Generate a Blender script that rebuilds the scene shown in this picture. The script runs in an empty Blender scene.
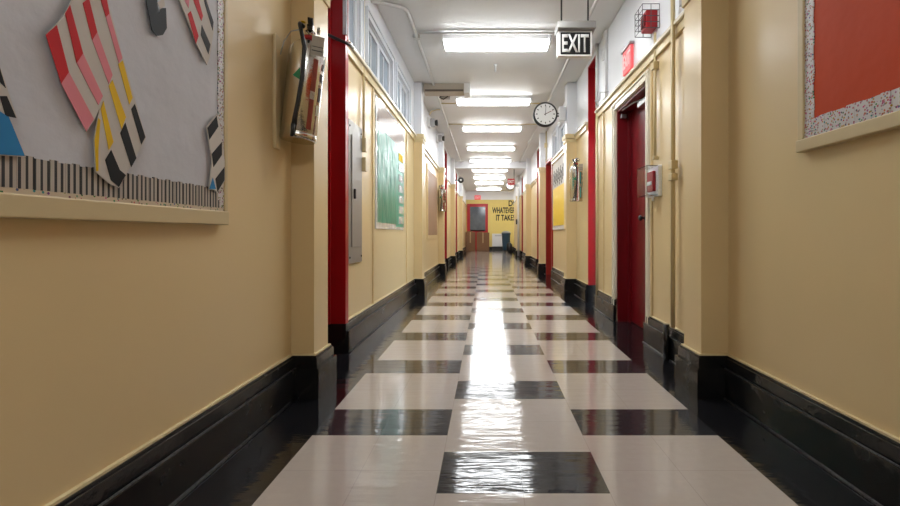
import bpy, bmesh, math, random
from mathutils import Vector, Matrix
random.seed(4)
S = bpy.context.scene
COL = S.collection
# ------------------------------------------------------------------ camera / world / exposure
F, H = 457.0, 0.91
cd = bpy.data.cameras.new('camera'); cam = bpy.data.objects.new('camera', cd); COL.objects.link(cam)
cam.location = (0, 0, H); cam.rotation_euler = (math.pi/2, 0, 0)
cd.sensor_width = 36; cd.lens = 36*F/900
cd.shift_x = -36.5/900; cd.shift_y = -19.5/900
cd.clip_start = 0.02; cd.clip_end = 100
S.camera = cam
w = bpy.data.worlds.new('world'); S.world = w; w.use_nodes = True
w.node_tree.nodes['Background'].inputs[0].default_value = (0.8, 0.88, 1, 1)
w.node_tree.nodes['Background'].inputs[1].default_value = 0.3
S.view_settings.view_transform = 'Standard'; S.view_settings.look = 'None'
S.view_settings.gamma = 1; S.view_settings.use_curve_mapping = False
S.view_settings.exposure = 1.6
LAMP = 9.0

XL, XR = -1.09, 1.35          # wall planes
YB, YE = -3.0, 24.5           # back and end
ZC = 3.18                     # ceiling
RZ0, RZ1 = 2.30, 2.40         # picture rail
PIL = [2.55, 6.85, 10.3, 13.8, 18.2]
PW = 0.22
PLX, PRX = -0.962, 1.198      # pilaster faces

# ------------------------------------------------------------------ materials
MATS = {}
def pm(name, col, rough=0.5, metal=0.0, var=0.0, vscale=6, bump=0.0, bscale=8, coat=0.0, emit=None, stretch=(1,1,1), trans=0.0, rvar=0.0, ior=None, detail=3.0):
    if name in MATS: return MATS[name]
    m = bpy.data.materials.new(name); m.use_nodes = True; MATS[name] = m
    nt = m.node_tree; b = nt.nodes['Principled BSDF']
    b.inputs['Base Color'].default_value = (*col, 1)
    b.inputs['Roughness'].default_value = rough; b.inputs['Metallic'].default_value = metal
    b.inputs['Coat Weight'].default_value = coat; b.inputs['Coat Roughness'].default_value = 0.08
    if trans: b.inputs['Transmission Weight'].default_value = trans
    if ior: b.inputs['IOR'].default_value = ior
    if emit: b.inputs['Emission Color'].default_value = (*emit[0], 1); b.inputs['Emission Strength'].default_value = emit[1]
    if var or bump or rvar:
        tc = nt.nodes.new('ShaderNodeTexCoord'); mp = nt.nodes.new('ShaderNodeMapping'); mp.inputs['Scale'].default_value = stretch
        nt.links.new(tc.outputs['Object'], mp.inputs[0])
    if var or rvar:
        n = nt.nodes.new('ShaderNodeTexNoise'); n.inputs['Scale'].default_value = vscale; n.inputs['Detail'].default_value = 5
        nt.links.new(mp.outputs[0], n.inputs['Vector'])
    if var:
        mx = nt.nodes.new('ShaderNodeMix'); mx.data_type = 'RGBA'
        mx.inputs[6].default_value = (*[c*(1-var) for c in col], 1); mx.inputs[7].default_value = (*[min(1, c*(1+var)) for c in col], 1)
        nt.links.new(n.outputs[0], mx.inputs[0]); nt.links.new(mx.outputs[2], b.inputs['Base Color'])
    if rvar:
        mr = nt.nodes.new('ShaderNodeMapRange'); mr.inputs[1].default_value = .3; mr.inputs[2].default_value = .7
        mr.inputs[3].default_value = max(0.02, rough-rvar); mr.inputs[4].default_value = rough+rvar
        nt.links.new(n.outputs[0], mr.inputs[0]); nt.links.new(mr.outputs[0], b.inputs['Roughness'])
    if bump:
        n2 = nt.nodes.new('ShaderNodeTexNoise'); n2.inputs['Scale'].default_value = bscale; n2.inputs['Detail'].default_value = detail
        bp = nt.nodes.new('ShaderNodeBump'); bp.inputs['Strength'].default_value = bump; bp.inputs['Distance'].default_value = 0.02
        nt.links.new(mp.outputs[0], n2.inputs['Vector']); nt.links.new(n2.outputs[0], bp.inputs['Height']); nt.links.new(bp.outputs[0], b.inputs['Normal'])
    return m

CREAM = pm('cream_gloss_paint', (0.73, 0.565, 0.305), 0.3, var=0.04, vscale=2, bump=0.05, bscale=4, detail=1.5, stretch=(1, 1, .35))
WHITE = pm('white_wall_paint', (0.80, 0.81, 0.84), 0.4, var=0.03, bump=0.12, bscale=5)
CEIL = pm('ceiling_paint', (0.78, 0.775, 0.77), 0.55, var=0.03, vscale=1.5, bump=0.35, bscale=3)
RAIL = pm('rail_paint', (0.84, 0.78, 0.64), 0.25, var=0.04, bump=0.1, bscale=20)
CAPM = pm('cap_paint', (0.68, 0.55, 0.31), 0.3, var=.05)
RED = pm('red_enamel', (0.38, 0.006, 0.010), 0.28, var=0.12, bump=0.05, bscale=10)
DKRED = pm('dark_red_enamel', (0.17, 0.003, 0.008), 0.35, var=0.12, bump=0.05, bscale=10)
ORANGERED = pm('worn_red_enamel', (0.30, 0.018, 0.010), 0.35, var=0.15)
BLACKB = pm('black_base_enamel', (0.011, 0.011, 0.012), 0.2, var=0.15, vscale=10, bump=0.2, bscale=14, rvar=.08)
CAULK = pm('cream_caulk', (0.72, 0.60, 0.36), 0.5, bump=.5, bscale=40)
STEEL = pm('stainless_steel', (0.60, 0.57, 0.52), 0.17, metal=1.0, var=.08, bump=.04, bscale=60)
GALV = pm('galvanised_metal', (0.42, 0.42, 0.43), 0.4, metal=.9, var=.1)
PANELM = pm('panel_metal', (0.36, 0.35, 0.33), 0.4, metal=.6, var=.1, vscale=4)
BLK = pm('black_plastic', (0.012, 0.012, 0.012), 0.4, var=.1)
CONW = pm('conduit_white', (0.66, 0.65, 0.63), 0.4, var=.05)
CONC = pm('conduit_cream', (0.64, 0.52, 0.29), 0.3, var=.05)
FRAMEB = pm('board_frame_beige', (0.62, 0.50, 0.28), 0.45, var=.05)
PAPERG = pm('grey_backing_paper', (0.58, 0.59, 0.63), 0.55, var=.07, vscale=3, bump=.7, bscale=4, detail=6)
PORG = pm('orange_red_paper', (0.56, 0.07, 0.018), 0.6, var=.06, vscale=3, bump=.35, bscale=5)
PWHITE = pm('white_paper', (0.58, 0.54, 0.49), 0.6, var=.05)
PRED = pm('red_paper', (0.56, 0.018, 0.022), 0.6, var=.05)
PPINK = pm('pink_paper', (0.72, 0.24, 0.28), 0.6, var=.05)
PYEL = pm('yellow_paper', (0.78, 0.50, 0.015), 0.6, var=.05)
PBLK = pm('black_paper', (0.016, 0.017, 0.018), 0.55, var=.1)
PBLUE = pm('blue_paper', (0.03, 0.22, 0.48), 0.6, var=.05)
WHITEP = pm('white_enamel', (0.75, 0.75, 0.75), 0.35, var=.02)
GREYW = pm('transom_glass', (0.30, 0.35, 0.40), 0.12, var=.15, vscale=2)
FRW = pm('window_frame_white', (0.62, 0.64, 0.68), 0.35, var=.03)
CARD = pm('cardboard', (0.20, 0.10, 0.05), 0.8, var=.12, vscale=4)
TAPE = pm('packing_tape', (0.42, 0.28, 0.15), 0.3, var=.05)
YELW = pm('yellow_wall_paint', (0.78, 0.63, 0.22), 0.35, var=.04)
PALE = pm('white_plastic', (0.88, 0.88, 0.86), 0.4, var=.03)
REDLIT = pm('red_lit_sign', (0.75, 0.10, 0.11), 0.4, emit=((1, 0.15, 0.16), 0.14))
REDP = pm('red_plastic', (0.45, 0.012, 0.02), 0.35, var=.05)
CLEAR = pm('clear_plastic', (0.9, 0.92, 0.95), 0.06, trans=1.0, ior=1.1, var=.01)
LENS = pm('fluorescent_diffuser', (0.9, 0.9, 0.9), 0.4, emit=((0.95, 0.98, 1.0), LAMP))

for m_ in (PAPERG, PORG, PWHITE, PRED, PPINK, PYEL, PBLK, PBLUE, YELW):
    m_.node_tree.nodes['Principled BSDF'].inputs['Specular IOR Level'].default_value = 0.15
# floor tile materials with seams from the tile's own uv
def tile_mat(name, col, var, seam):
    m = pm(name, col, 0.085, bump=0.0)
    nt = m.node_tree; b = nt.nodes['Principled BSDF']; N = nt.nodes.new; L = nt.links.new
    b.inputs['Specular IOR Level'].default_value = 0.5
    b.inputs['IOR'].default_value = 1.52
    tc = N('ShaderNodeTexCoord'); sp = N('ShaderNodeSeparateXYZ'); L(tc.outputs['UV'], sp.inputs[0])
    outs = []
    for k in (0, 1):
        a = N('ShaderNodeMath'); a.operation = 'SUBTRACT'; L(sp.outputs[k], a.inputs[0]); a.inputs[1].default_value = .5
        c = N('ShaderNodeMath'); c.operation = 'ABSOLUTE'; L(a.outputs[0], c.inputs[0]); outs.append(c)
    mxn = N('ShaderNodeMath'); mxn.operation = 'MAXIMUM'; L(outs[0].outputs[0], mxn.inputs[0]); L(outs[1].outputs[0], mxn.inputs[1])
    gt = N('ShaderNodeMath'); gt.operation = 'GREATER_THAN'; L(mxn.outputs[0], gt.inputs[0]); gt.inputs[1].default_value = .4955
    n = N('ShaderNodeTexNoise'); n.inputs['Scale'].default_value = 30; n.inputs['Detail'].default_value = 6; L(tc.outputs['Object'], n.inputs['Vector'])
    mx = N('ShaderNodeMix'); mx.data_type = 'RGBA'
    mx.inputs[6].default_value = (*[c*(1-var) for c in col], 1); mx.inputs[7].default_value = (*[min(1, c*(1+var)) for c in col], 1)
    L(n.outputs[0], mx.inputs[0])
    m2 = N('ShaderNodeMix'); m2.data_type = 'RGBA'; L(gt.outputs[0], m2.inputs[0]); L(mx.outputs[2], m2.inputs[6]); m2.inputs[7].default_value = (*seam, 1)
    L(m2.outputs[2], b.inputs['Base Color'])
    # wax ripples
    n2 = N('ShaderNodeTexNoise'); n2.inputs['Scale'].default_value = 4.5; n2.inputs['Detail'].default_value = 3; n2.inputs['Roughness'].default_value = .5
    mpp = N('ShaderNodeMapping'); mpp.inputs['Scale'].default_value = (.7, 4.0, 1); L(tc.outputs['Object'], mpp.inputs[0]); L(mpp.outputs[0], n2.inputs['Vector'])
    bp = N('ShaderNodeBump'); bp.inputs['Strength'].default_value = 0.11; bp.inputs['Distance'].default_value = 0.02
    L(n2.outputs[0], bp.inputs['Height']); L(bp.outputs[0], b.inputs['Normal'])
    return m
TBE = tile_mat('beige_vinyl_tile', (0.46, 0.41, 0.37), .05, (0.37, 0.33, 0.30))
TBK = tile_mat('black_vinyl_tile', (0.030, 0.031, 0.036), .3, (0.06, 0.06, 0.06))
TBD = tile_mat('border_black_tile', (0.010, 0.010, 0.012), .3, (0.02, 0.02, 0.02))
GLINT = pm('worn_wax_glint', (0.035, 0.035, 0.035), 0.3, var=.9, vscale=60, bump=.8, bscale=70)  # waxy build-up, with its glints put into the lighter grey

# zebra striped border paper and speckled foil border
def zebra():
    m = pm('zebra_border_paper', (0.5, 0.45, 0.4), .55); nt = m.node_tree; N = nt.nodes.new; L = nt.links.new; b = nt.nodes['Principled BSDF']
    tc = N('ShaderNodeTexCoord'); sp = N('ShaderNodeSeparateXYZ'); L(tc.outputs['Object'], sp.inputs[0])
    a = N('ShaderNodeMath'); a.operation = 'MULTIPLY'; L(sp.outputs[1], a.inputs[0]); a.inputs[1].default_value = 1/.0176
    f = N('ShaderNodeMath'); f.operation = 'FRACT'; L(a.outputs[0], f.inputs[0])
    g = N('ShaderNodeMath'); g.operation = 'LESS_THAN'; L(f.outputs[0], g.inputs[0]); g.inputs[1].default_value = .42
    mx = N('ShaderNodeMix'); mx.data_type = 'RGBA'; L(g.outputs[0], mx.inputs[0]); mx.inputs[6].default_value = (.46, .41, .35, 1); mx.inputs[7].default_value = (.02, .02, .022, 1)
    L(mx.outputs[2], b.inputs['Base Color']); return m
def speckle(name, base, sc, thr):
    m = pm(name, base, .35); nt = m.node_tree; N = nt.nodes.new; L = nt.links.new; b = nt.nodes['Principled BSDF']
    tc = N('ShaderNodeTexCoord'); v = N('ShaderNodeTexVoronoi'); v.inputs['Scale'].default_value = sc; L(tc.outputs['Object'], v.inputs['Vector'])
    g = N('ShaderNodeMath'); g.operation = 'LESS_THAN'; L(v.outputs['Distance'], g.inputs[0]); g.inputs[1].default_value = thr
    hs = N('ShaderNodeMix'); hs.data_type = 'RGBA'; hs.blend_type = 'MULTIPLY'; hs.inputs[0].default_value = 1; L(v.outputs['Color'], hs.inputs[6]); hs.inputs[7].default_value = (.55, .3, .28, 1)
    mx = N('ShaderNodeMix'); mx.data_type = 'RGBA'; L(g.outputs[0], mx.inputs[0]); mx.inputs[6].default_value = (*base, 1); L(hs.outputs[2], mx.inputs[7])
    L(mx.outputs[2], b.inputs['Base Color']); return m
ZEB = zebra(); SPK = speckle('speckled_foil_border', (0.62, 0.60, 0.60), 100, .40)
SPK2 = speckle('speckled_beige_strip', (0.60, 0.50, 0.36), 90, .3)

# ------------------------------------------------------------------ mesh helpers
class MB:
    def __init__(s): s.bm = bmesh.new()
    def box(s, x0, x1, y0, y1, z0, z1, mi=0, bev=0):
        if x0 > x1: x0, x1 = x1, x0
        r = bmesh.ops.create_cube(s.bm, size=1)
        for v in r['verts']:
            v.co = Vector(((x0+x1)/2+v.co.x*(x1-x0), (y0+y1)/2+v.co.y*(y1-y0), (z0+z1)/2+v.co.z*(z1-z0)))
        fs = {f for v in r['verts'] for f in v.link_faces}
        for f in fs: f.material_index = mi
        if bev:
            es = {e for v in r['verts'] for e in v.link_edges}
            rr = bmesh.ops.bevel(s.bm, geom=list(es), offset=bev, segments=2, affect='EDGES', profile=.5)
            for f in rr['faces']: f.material_index = mi
        return s
    def tube(s, pts, r, seg=12, mi=0, caps=True):
        pts = [Vector(p) for p in pts]; rings = []
        rs = r if isinstance(r, (list, tuple)) else [r]*len(pts)
        up = None
        for i, p in enumerate(pts):
            if i == 0: d = pts[1]-p
            elif i == len(pts)-1: d = p-pts[i-1]
            else: d = (pts[i+1]-p).normalized()+(p-pts[i-1]).normalized()
            d.normalize()
            if up is None:
                up = Vector((0, 0, 1)) if abs(d.z) < .9 else Vector((0, 1, 0))
            a = d.cross(up).normalized(); b = a.cross(d).normalized(); up = b
            rings.append([s.bm.verts.new(p+(a*math.cos(t)+b*math.sin(t))*rs[i]) for t in [2*math.pi*k/seg for k in range(seg)]])
        for i in range(len(rings)-1):
            for k in range(seg):
                f = s.bm.faces.new((rings[i][k], rings[i][(k+1) % seg], rings[i+1][(k+1) % seg], rings[i+1][k])); f.smooth = True; f.material_index = mi
        if caps:
            for rg in (rings[0][::-1], rings[-1]):
                f = s.bm.faces.new(rg); f.material_index = mi
        return s
    def lathe(s, prof, org=(0, 0, 0), axis='Z', seg=28, mi=0, M=None):
        o = Vector(org); rings = []
        for (r, h) in prof:
            rg = []
            for k in range(seg):
                t = 2*math.pi*k/seg
                if axis == 'Z': v = Vector((r*math.cos(t), r*math.sin(t), h))
                elif axis == 'Y': v = Vector((r*math.cos(t), h, r*math.sin(t)))
                else: v = Vector((h, r*math.cos(t), r*math.sin(t)))
                if M: v = M @ v
                rg.append(s.bm.verts.new(o+v))
            rings.append(rg)
        for i in range(len(rings)-1):
            for k in range(seg):
                f = s.bm.faces.new((rings[i][k], rings[i][(k+1) % seg], rings[i+1][(k+1) % seg], rings[i+1][k])); f.smooth = True; f.material_index = mi
        f = s.bm.faces.new(rings[0][::-1]); f.material_index = mi
        f = s.bm.faces.new(rings[-1]); f.material_index = mi
        return s
    def prism(s, pts, d, mi=0):     # polygon of 3-D points extruded by vector d
        d = Vector(d); a = [s.bm.verts.new(Vector(p)) for p in pts]; b = [s.bm.verts.new(Vector(p)+d) for p in pts]; n = len(pts)
        fs = [s.bm.faces.new(a), s.bm.faces.new(b[::-1])]
        for i in range(n): fs.append(s.bm.faces.new((a[i], b[i], b[(i+1) % n], a[(i+1) % n])))
        for f in fs: f.material_index = mi
        return s
    def build(s, name, mats, parent=None, loc=None):
        bmesh.ops.recalc_face_normals(s.bm, faces=s.bm.faces)
        if loc:
            bmesh.ops.translate(s.bm, verts=s.bm.verts, vec=-Vector(loc))
        me = bpy.data.meshes.new(name); s.bm.to_mesh(me); s.bm.free()
        for m in (mats if isinstance(mats, (list, tuple)) else [mats]): me.materials.append(m)
        o = bpy.data.objects.new(name, me); COL.objects.link(o)
        if loc: o.location = loc
        if parent:
            o.parent = parent
            o.location = Vector(o.location) - parent.location if parent.rotation_euler[2] == 0 else o.location
        return o
def tag(o, label=None, cat=None, group=None, kind=None):
    if label: o['label'] = label
    if cat: o['category'] = cat
    if group: o['group'] = group
    if kind: o['kind'] = kind
    return o
def empty(name, loc, label=None, cat=None, group=None, kind=None):
    o = bpy.data.objects.new(name, None); COL.objects.link(o); o.location = loc; o.empty_display_size = .1
    return tag(o, label, cat, group, kind)
def struct(o, label=None):
    o['kind'] = 'structure'
    if label: o['label'] = label
    return o
def copy_tree(o, parent=None):
    c = o.copy(); COL.objects.link(c)
    if parent: c.parent = parent
    for ch in list(o.children): copy_tree(ch, c)
    return c
def text_part(name, s, w_, h_, center, mat, parent, face='-Y', depth=.002, bold=0.0, fit=True):
    cu = bpy.data.curves.new(name, 'FONT'); cu.body = s; cu.size = 1; cu.extrude = 0; cu.offset = bold
    cu.align_x = 'CENTER'; cu.align_y = 'CENTER'
    t = bpy.data.objects.new(name, cu); COL.objects.link(t)
    dg = bpy.context.evaluated_depsgraph_get(); dg.update()
    me = bpy.data.meshes.new_from_object(t.evaluated_get(dg)); bpy.data.objects.remove(t)
    xs = [v.co.x for v in me.vertices]; ys = [v.co.y for v in me.vertices]
    cx, cy = (min(xs)+max(xs))/2, (min(ys)+max(ys))/2; sx = w_/(max(xs)-min(xs)); sy = h_/(max(ys)-min(ys))
    bm = bmesh.new(); bm.from_mesh(me)
    for v in bm.verts:
        x, y = (v.co.x-cx)*sx, (v.co.y-cy)*sy
        if face == '-Y': v.co = Vector((x, 0, y))
        elif face == '+X': v.co = Vector((0, x, y))
        elif face == '-X': v.co = Vector((0, -x, y))
    n = {'-Y': (0, -1, 0), '+X': (1, 0, 0), '-X': (-1, 0, 0)}[face]
    r = bmesh.ops.extrude_face_region(bm, geom=list(bm.faces))
    bmesh.ops.translate(bm, verts=[g for g in r['geom'] if isinstance(g, bmesh.types.BMVert)], vec=Vector(n)*depth)
    bmesh.ops.recalc_face_normals(bm, faces=bm.faces)
    me2 = bpy.data.meshes.new(name); bm.to_mesh(me2); bm.free(); me2.materials.append(mat); bpy.data.meshes.remove(me)
    o = bpy.data.objects.new(name, me2); COL.objects.link(o); o.location = center
    if parent: o.parent = parent; o.location = Vector(center)-parent.location
    return o

# ------------------------------------------------------------------ floor, ceiling
bm = bmesh.new(); uvl = bm.loops.layers.uv.new('UVMap'); T = 0.3048
def quad(x0, x1, y0, y1, mi):
    vs = [bm.verts.new((x0, y0, 0)), bm.verts.new((x1, y0, 0)), bm.verts.new((x1, y1, 0)), bm.verts.new((x0, y1, 0))]
    f = bm.faces.new(vs); f.material_index = mi
    for l, uv in zip(f.loops, ((0, 0), (1, 0), (1, 1), (0, 1))): l[uvl].uv = uv
X0 = -1.0905
for c in range(-1, 9):
    off = 1.600 if c in (3, 4) else 2.060
    for r in range(-18, 80):
        y0 = off+r*T
        if y0 > YE+.3: continue
        dark = (c <= 0 or c >= 7) or (r % 3 == 0)
        quad(X0+c*T, X0+(c+1)*T, y0, y0+T, 2 if c in (-1, 0, 7, 8) else (1 if dark else 0))
for r in range(8): quad(X0+9*T, 4.2, 22.2+r*T, 22.2+(r+1)*T, 0)
me = bpy.data.meshes.new('floor'); bm.to_mesh(me); bm.free(); me.materials.append(TBE); me.materials.append(TBK); me.materials.append(TBD)
fl = bpy.data.objects.new('floor', me); COL.objects.link(fl); struct(fl)
struct(MB().box(-1.4, 4.2, YB-.2, YE+.25, -.2, -.002).build('floor_slab', CEIL))
struct(MB().box(-1.4, 4.2, YB-.2, YE+.25, ZC, ZC+.15).build('ceiling', CEIL))
struct(MB().box(XL, XR, 14.45, 14.7, 2.98, ZC).build('trim_1', WHITE))

# ------------------------------------------------------------------ walls with openings
# openings: y0, y1, z0, z1
OPL = [(2.83, 3.49, 0, 3.12), (3.53, 3.90, 2.42, 3.05), (4.16, 5.24, 2.44, 2.88), (5.5, 6.36, 2.44, 2.88), (11.9, 12.6, 0, 3.12), (16.2, 16.9, 0, 3.12)]
OPR = [(3.82, 4.73, 0, 2.18), (5.56, 6.08, 0, 3.12), (9.3, 10.15, 0, 2.45), (11.55, 12.2, 0, 3.12), (16.9, 17.6, 0, 3.05),
       (7.3, 8.5, 2.44, 2.88), (8.7, 9.2, 2.44, 2.88)]
def wall(name, X, sgn, ops, y0, y1):     # sgn: direction away from the corridor
    ys = sorted({y0, y1} | {v for o in ops for v in o[:2] if y0 < v < y1}); zs = sorted({0, RZ1, ZC} | {v for o in ops for v in o[2:]})
    m = MB(); Xb = X+sgn*.25
    def solid(i, j):
        if i < 0 or j < 0 or i >= len(ys)-1 or j >= len(zs)-1: return None
        cy, cz = (ys[i]+ys[i+1])/2, (zs[j]+zs[j+1])/2
        return not any(o[0] < cy < o[1] and o[2] < cz < o[3] for o in ops)
    def q(ps, mi):
        f = m.bm.faces.new([m.bm.verts.new(p) for p in ps]); f.material_index = mi
    for i in range(len(ys)-1):
        for j in range(len(zs)-1):
            if not solid(i, j): continue
            a, b, c, d = ys[i], ys[i+1], zs[j], zs[j+1]; mi = 0 if (c+d)/2 < RZ1 else 1
            q([(X, a, c), (X, b, c), (X, b, d), (X, a, d)], mi); q([(Xb, a, c), (Xb, b, c), (Xb, b, d), (Xb, a, d)], mi)
            if solid(i-1, j) is not True: q([(X, a, c), (Xb, a, c), (Xb, a, d), (X, a, d)], mi)
            if solid(i+1, j) is not True: q([(X, b, c), (Xb, b, c), (Xb, b, d), (X, b, d)], mi)
            if solid(i, j-1) is not True: q([(X, a, c), (Xb, a, c), (Xb, b, c), (X, b, c)], mi)
            if solid(i, j+1) is not True: q([(X, a, d), (Xb, a, d), (Xb, b, d), (X, b, d)], mi)
    bmesh.ops.remove_doubles(m.bm, verts=m.bm.verts, dist=1e-5)
    return struct(m.build(name, [CREAM, WHITE]))
wall('wall_left', XL, -1, OPL, YB, YE)
wall('wall_right', XR, 1, OPR, YB, 22.5)
struct(MB().box(XL-.25, 4.2, YE, YE+.25, 0, 2.72, 0).box(XL-.25, 4.2, YE, YE+.25, 2.72, ZC, 1).build('wall_end', [YELW, WHITE]))
struct(MB().box(XL-.25, XR+.25, YB-.25, YB, 0, RZ1, 0).box(XL-.25, XR+.25, YB-.25, YB, RZ1, ZC, 1).build('wall_back', [CREAM, WHITE]))
struct(MB().box(4.0, 4.2, 22.25, YE, 0, ZC).build('wall_side', CREAM))
struct(MB().box(XR+.25, 4.2, 22.25, 22.5, 0, ZC).build('wall_side.001', CREAM))

def pil(side, y):
    X, P = (XL, PLX) if side == 'L' else (XR, PRX)
    s = 1 if side == 'L' else -1
    m = MB().box(X, P, y, y+PW, 0, RZ0, 0).box(X, P-s*.012, y+.006, y+PW-.006, RZ1, ZC, 1)
    m.box(X, P+s*.012, y-.012, y+PW+.012, RZ0-.02, RZ0+.035, 2, .004).box(X, P+s*.024, y-.024, y+PW+.024, RZ0+.035, RZ1, 2, .004)
    return struct(m.build('pilaster', [CREAM, WHITE, CAPM]))
for y in PIL: pil('L', y); pil('R', y)

# ------------------------------------------------------------------ baseboards
def base(side):
    X = XL if side == 'L' else XR; P = PLX if side == 'L' else PRX; s = 1 if side == 'L' else -1
    ops = [o for o in (OPL if side == 'L' else OPR) if o[2] == 0]; yend = YE-.03 if side == 'L' else 22.5
    m = MB()
    cuts = sorted([(y, y+PW) for y in PIL]+[(o[0], o[1]) for o in ops]); segs = []; c = YB
    for a, b in cuts:
        if a-c > .03: segs.append((c, a))
        c = b
    segs.append((c, yend))
    def prof(xf, y0, y1, xb):
        m.box(xb, xf+s*.040, y0, y1, 0, .165, 0, .004)
        m.box(xb, xf+s*.026, y0, y1, .165, .222, 0, .003)
        m.box(xb, xf+s*.018, y0, y1, .222, .232, 0)
        m.box(xb, xf+s*.014, y0, y1, .232, .240, 1)
    for a, b in segs:
        prof(X, a, b, X)
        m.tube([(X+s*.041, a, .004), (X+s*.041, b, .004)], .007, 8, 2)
        m.tube([(X+s*.034, a, .166), (X+s*.034, b, .166)], .004, 6, 2)  # lighter line along the ledge stands in for its highlight
    for y in PIL:
        for (e, z0, z1, mi) in ((.040, 0, .165, 0), (.026, .165, .222, 0), (.018, .222, .232, 0), (.014, .232, .240, 1)):
            m.box(X, P+s*e, y-e, y+PW+e, z0, z1, mi)
    return struct(m.build('baseboard_left' if side == 'L' else 'baseboard_right', [BLACKB, CAULK, GLINT]))
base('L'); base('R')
struct(MB().box(XL+.05, 4.0, YE-.03, YE, 0, .2).build('baseboard_end', BLACKB))

# ------------------------------------------------------------------ picture rails
k = 2
for side in 'LR':
    X = XL if side == 'L' else XR; s = 1 if side == 'L' else -1
    ops = [o for o in (OPL if side == 'L' else OPR) if o[2] == 0 and o[3] > RZ0]
    cuts = sorted([(y-.024, y+PW+.024) for y in PIL]+[(o[0]-.03, o[1]+.03) for o in ops]); c = YB
    for a, b in cuts+[(YE if side == 'L' else 22.5, 99)]:
        if a-c > .05:
            m = MB().box(X, X+s*.022, c, a, RZ0, RZ1-.035, 0, .003).box(X, X+s*.045, c, a, RZ1-.035, RZ1-.01, 1, .004).box(X, X+s*.03, c, a, RZ1-.01, RZ1+.005, 1)
            struct(m.build('trim_%d' % k, [CAPM, RAIL])); k += 1
        c = b
# vertical battens on the lower walls
def batten(side, y, z0=.24, z1=RZ0, wd=.03, out=.014):
    global k
    X = XL if side == 'L' else XR; s = 1 if side == 'L' else -1
    struct(MB().box(X, X+s*out, y-wd/2, y+wd/2, z0, z1, 0, .003).build('trim_%d' % k, CREAM)); k += 1
batten('L', 4.37); batten('L', 6.2); batten('R', 3.10); batten('R', 2.93)
batten('R', 3.72); batten('R', 5.25)

# ------------------------------------------------------------------ doors (red frames in recesses)
dn = 1
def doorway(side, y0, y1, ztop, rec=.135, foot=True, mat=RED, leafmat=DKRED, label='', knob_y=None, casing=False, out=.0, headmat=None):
    global dn, k
    X = XL if side == 'L' else XR; s = 1 if side == 'R' else -1      # s: away from corridor
    e = empty('door_%d' % dn, (X, (y0+y1)/2, 0), label, kind='structure'); dn += 1
    XF = X-s*out; XD = X+s*rec
    m = MB()
    z0 = .225 if foot else 0
    m.box(XF, XD+s*.05, y1-.02, y1+.0, z0, ztop-.02, 0); m.box(XF, XD+s*.05, y0, y0+.02, z0, ztop-.02, 0)
    m.box(XF, XD+s*.05, y0, y1, ztop-.02, ztop, 0)
    m.box(XD-s*.03, XD, y1-.045, y1-.02, z0, ztop-.02, 0)          # stop
    if out: m.box(XF, X-s*.001, y1, y1+.05, 0, ztop+.05, 0); m.box(XF, X-s*.001, y0-.05, y0, 0, ztop+.05, 0); m.box(XF, X-s*.001, y0, y1, ztop, ztop+.05, 0)
    m.build('door_frame', mat, e)
    if foot: 
        MB().box(XF-s*.004, XD+s*.05, y1-.024, y1, 0, .225, 0).box(XF-s*.004, XD+s*.05, y0, y0+.024, 0, .225, 0).build('black_foot', BLACKB, e)
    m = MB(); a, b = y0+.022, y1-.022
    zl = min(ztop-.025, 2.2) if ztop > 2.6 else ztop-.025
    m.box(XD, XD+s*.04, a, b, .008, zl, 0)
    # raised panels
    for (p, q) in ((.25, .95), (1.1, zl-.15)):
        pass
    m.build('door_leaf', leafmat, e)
    if ztop > 2.6:
        m = MB().box(XD, XD+s*.04, a, b, zl, zl+.06, 0).box(XD+s*.02, XD+s*.03, a, b, zl+.06, ztop-.02, 1)
        m.build('transom_panel', [mat, GREYW], e)
    if knob_y:
        MB().lathe([(.026, 0), (.026, .006), (.010, .010), (.010, .03), (.024, .036), (.028, .048), (.022, .06), (.0, .062)], (0, 0, 0), 'Z', 20,
                   M=Matrix.Rotation(math.pi/2*-s, 4, 'Y')).build('doorknob', BLK, e).location = (XD-X, knob_y-(y0+y1)/2, 1.055)
    return e
doorway('L', 2.83, 3.49, 3.12, .12, out=.02, label='tall bright red door frame just past the first left pilaster')
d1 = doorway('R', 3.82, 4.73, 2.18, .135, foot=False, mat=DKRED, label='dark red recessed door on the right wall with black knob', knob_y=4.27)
MB().box(1.41, 1.485, 4.02, 4.28, 2.08, 2.135, 0, .006).tube([(1.45, 4.1, 2.135), (1.39, 4.35, 2.15), (1.37, 4.6, 2.152)], .008, 8).build('door_closer', GALV, d1)
MB().box(1.375, 1.43, 4.66, 4.70, 2.09, 2.13, 0, .004).build('closer_bracket', GALV, d1)
doorway('R', 5.56, 6.08, 3.12, .135, label='tall narrow bright red door frame beside the silver extinguisher on the right')
doorway('L', 11.9, 12.6, 3.12, .12, label='far red door frame past the third left pilaster')
doorway('L', 16.2, 16.9, 3.12, .12, label='farthest thin red door frame on the left wall')
doorway('R', 9.3, 10.15, 2.45, .12, foot=False, mat=ORANGERED, out=.03, label='orange-red door frame standing proud just past the yellow poster')
doorway('R', 11.55, 12.2, 3.12, .12, label='dark red door frame on the right beyond the orange-red one')
doorway('R', 16.9, 17.6, 3.05, .12, label='farthest thin red door frame on the right wall')
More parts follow.
